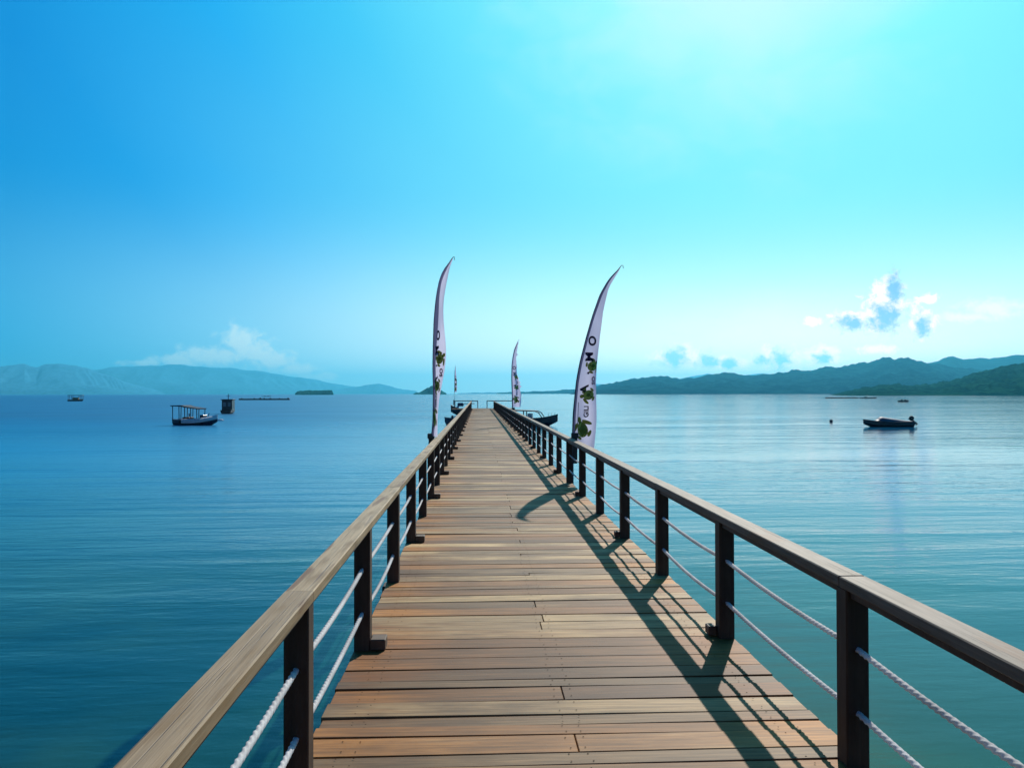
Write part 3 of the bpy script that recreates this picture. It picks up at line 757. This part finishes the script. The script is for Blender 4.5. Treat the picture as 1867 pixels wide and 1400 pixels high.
# 2 boat seen from behind with boxy cabin
p = sea_at(417, 142.0)
t = empty('cabin_boat', p, 'small dark boat with tall boxy cabin seen end-on behind the canopied boat', 'boat', rz=-YAW + R(98))
hull_parts(t, HULLK, HULLK, 5.0, 2.1, .6, gun=.06, bow_rise=.5, stern_w=.85)
q = MB(); q.cbox((-.3, 0, 1.5), (2.4, 1.75, 1.85), .05); q.build('cabin', HULLK, t)
q = MB(); q.cbox((-.3, 0, 2.50), (2.8, 2.1, .13), .04); q.build('roof', ROOFD, t)
for yy in (-.4, .4):
    q = MB(); q.cbox((-1.51, yy, 1.65), (.03, .5, .75), .008); q.build('window', GLASS, t)
q = MB(); q.tube([(-.3, 0, 2.55), (-.3, 0, 3.5)], .05, 6); q.tube([(-.3, -.35, 3.1), (-.3, .35, 3.1)], .03, 6); q.build('mast', ROOFD, t)
# white floats between those two boats
for px, py, lab, ln in ((414, 753, 'white float lying beside the boxy cabin boat', .5), (402, 767, 'white float just off the bow of the canopied boat', .45)):
    P = on_sea(px, py); q = MB(); q.sphere((0, 0, .05), .22, 8, (1.9, 1, .8)); q.tube([(.38, 0, .1), (.5, 0, .14)], .04, 6)
    tag(q.build('float', WHITE, loc=P, smooth=True), lab, 'float')

# 3 far tan boat on the left
p = sea_at(138, 400.0)
t = empty('outrigger_boat', p, 'tan boat with dark roof far out at the left edge of the sea', 'boat', rz=-YAW + R(8))
hull_parts(t, HULLK, TAN, 7.2, 1.9, .7, gun=.1, bow_rise=.4)
q = MB(); q.cbox((.1, 0, 1.35), (2.8, 1.7, 1.1), .08); q.build('cabin', TAN, t)
q = MB(); q.cbox((0, 0, 2.95), (7.0, 2.2, .28), .06); q.build('roof', RUST, t)
for x in (-3.2, -1.6, 1.9, 3.2):
    q = MB()
    for sg in (-1, 1): q.tube([(x, sg * .8, .6), (x, sg * .95, 2.85)], .09, 6)
    q.build('roof_post', RUST, t)

# 4 speedboat with tarpaulin, right
p = sea_at(1617, 82.0)
t = empty('speedboat', p, 'dark speedboat under a blue-grey tarpaulin with raised outboard motor, right side', 'boat', rz=-YAW + R(182))
hull_parts(t, HULLK, HULLK, 5.0, 1.8, .50, gun=.045, bow_rise=.45, stern_w=.9, rake=.22)
q = MB(); secs = []
for i in range(15):
    f = i / 14; x = -2.35 + 3.55 * f
    zt = .60 + .42 * min(1, max(0, f) ** 1.1 * 1.18) if f < .86 else .60 + .42 * max(0, (1 - f) / .14)
    wd = .86 if f < .5 else .86 - .25 * (f - .5) / .5
    secs.append([(x, wd, .48), (x, wd * .8, .52 + (zt - .52) * .6), (x, wd * .3, zt), (x, -wd * .3, zt), (x, -wd * .8, .52 + (zt - .52) * .6), (x, -wd, .48)])
q.loft(secs); q.build('tarpaulin', TARP, t, smooth=True)
q = MB(); m3 = Matrix.Rotation(R(-38), 3, 'Y')
mt = empty('x', (0, 0, 0), 'x', 'x'); bpy.data.objects.remove(mt)
q.cbox((-2.55, 0, .86), (.42, .36, .46), .07, m3); mo = q.build('outboard_motor', BLACKP, t)
q = MB(); q.tube([(-2.68, 0, .66), (-2.95, 0, .42), (-3.08, 0, .30)], [.10, .08, .11], 8); q.build('motor_leg', BLACKP, mo)
q = MB()
for k in range(3):
    a = k * 2.094; q.box((-3.1, .13 * math.cos(a), .28 + .13 * math.sin(a)), (.05, .12, .12), Matrix.Rotation(a, 3, 'X'))
q.build('propeller', BLACKP, mo)

# 5 mooring buoy
P = sea_at(1515, 95.0)
t = empty('buoy', P, 'small round dark mooring buoy floating left of the speedboat', 'buoy')
q = MB(); q.sphere((0, 0, .12), .2, 10); q.build('float', BLACKP, t, smooth=True)
q = MB(); q.tube([(0, 0, .28), (0, 0, .42)], .03, 8); q.build('eye', BLACKP, t)

# 6 motorboat moored right of the pier, bow to the right
p = sea_at(972, 86.0)
t = empty('motorboat', p, 'dark motorboat moored right of the pier, sharp raised bow and arched canopy frame', 'boat', rz=-YAW + R(-14))
hull_parts(t, HULLK, HULLK, 5.4, 1.9, .78, gun=.05, bow_rise=.55, stern_w=.85, rake=.24)
q = MB(); q.loft([[(-2.2, sg * .75, z) for sg, z in ((-1, 1.62), (1, 1.62), (1, 1.74), (-1, 1.74))], [(.4, sg * .7, z) for sg, z in ((-1, 1.54), (1, 1.54), (1, 1.64), (-1, 1.64))]], close=True); q.build('canopy', ROOFD, t, recalc=True)
for sg in (-1, 1):
    q = MB(); q.tube([(.35, sg * .68, 1.58), (.75, sg * .68, 1.42), (1.1, sg * .66, .9)], .055, 6); q.build('windscreen_frame', ROOFD, t)
    for x in (-2.1, -.9):
        q = MB(); q.tube([(x, sg * .72, .75), (x, sg * .72, 1.62)], .06, 6); q.build('canopy_post', ROOFD, t)
q = MB(); q.cbox((-.35, .1, 1.05), (.5, .6, .55), .05); q.build('console', WHITE, t)
q = MB()
for x, y_ in ((1.6, .35), (2.0, .22), (2.35, .1)): q.tube([(x, y_, .9), (x, y_, 1.42)], .02, 6)
q.build('bow_rail', STEEL, t)

# 7 boat behind the left railing at the pier end, bow to the left
p = sea_at(846, 126.0)
t = empty('longboat', p, 'dark boat with raised pointed bow beyond the left end of the pier', 'boat', rz=-YAW + R(187))
hull_parts(t, HULLK, HULLK, 4.2, 1.5, .95, gun=.05, bow_rise=.75, stern_w=.8, rake=.35)
q = MB(); q.cbox((.55, 0, 1.75), (.95, 1.1, .55), .12); q.build('wheelhouse', HULLB, t)
q = MB(); q.cbox((1.0, 0, 1.3), (.35, .9, .45), .06); q.build('windscreen', WHITE, t)
q = MB(); q.cbox((-.8, 0, 1.9), (1.6, 1.2, .1), .03); q.build('canopy', ROOFD, t)
# 8 dark pontoon nearer on the left
p = sea_at(823, 86.5)
t = empty('tender', p, 'small blunt dark tender moored close behind the left handrail', 'boat', rz=-YAW + R(175))
hull_parts(t, HULLB, HULLB, 1.5, .9, .8, gun=.05, bow_rise=.12, stern_w=.9, rake=.2)
q = MB(); q.cbox((-.15, .2, .95), (.22, .22, .35), .05); q.build('outboard_motor', BLACKP, t)

# 9 floating rafts and far craft
def raft(pxa, pxb, depth, label, lumps, h=.22):
    a, b = sea_at(pxa, depth), sea_at(pxb, depth); L = (b - a).length; c = (a + b) / 2
    t = empty('floating_raft', c, label, 'raft', rz=-YAW)
    q = MB(); q.cbox((0, 0, h / 2), (L, 1.6, h), .05)
    for k in range(int(L / 1.5)): q.cbox((-L / 2 + .75 + k * 1.5, 0, h + .05), (.3, 1.9, .12), .02)
    q.build('platform', RAFT, t)
    q = MB()
    for f, s in lumps: q.sphere((L * (f - .5), 0, h + s * .35), s, 6, (1.3, .9, .8))
    q.build('drum', BLACKP, t)
raft(436, 528, 455, 'long dark floating raft line on the horizon right of the boxy boat', [(.05, .3), (.3, .35), (.42, .5), (.5, .4), (.62, .4), (.8, .35), (.97, .45)], .75)
raft(1505, 1564, 520, 'long thin floating raft line under the right shore hills', [(.05, .3), (.2, .3), (.5, .3), (.9, .3)], .5)
def far_boat(px, depth, L, label, rz=0.0, two=True):
    t = empty('rowing_boat', sea_at(px, depth), label, 'boat', rz=-YAW + rz)
    hull_parts(t, HULLK, HULLK, L, L * .22, .45, gun=.05, bow_rise=.5)
    q = MB(); q.cbox((-L * .15, 0, .75), (L * .12, L * .14, .5), .06); q.build('engine_box', BLACKP, t)
    if two: q = MB(); q.cbox((L * .18, 0, .7), (L * .16, L * .14, .42), .06); q.build('cargo', BLACKP, t)
far_boat(1583, 500, 10.5, 'long low dark canoe at the end of the raft line', 0, False)
far_boat(1647, 305, 4.2, 'tiny dark boat with two humps beyond the speedboat', 0.05)
far_boat(486, 1000, 12.0, 'tiny far boat on the horizon above the left raft line', 0.0)

# ------------------------------------------------------------------ render settings
w.cycles.sampling_method = 'MANUAL'; w.cycles.sample_map_resolution = 512
cy = sc.cycles
cy.max_bounces = 5; cy.diffuse_bounces = 2; cy.glossy_bounces = 3; cy.transmission_bounces = 3; cy.volume_bounces = 0; cy.transparent_max_bounces = 4
cy.caustics_reflective = False; cy.caustics_refractive = False; cy.sample_clamp_indirect = 6.0
sc.view_settings.view_transform = 'Standard'; sc.view_settings.look = 'None'
sc.view_settings.exposure = 0.0; sc.view_settings.gamma = 1.0
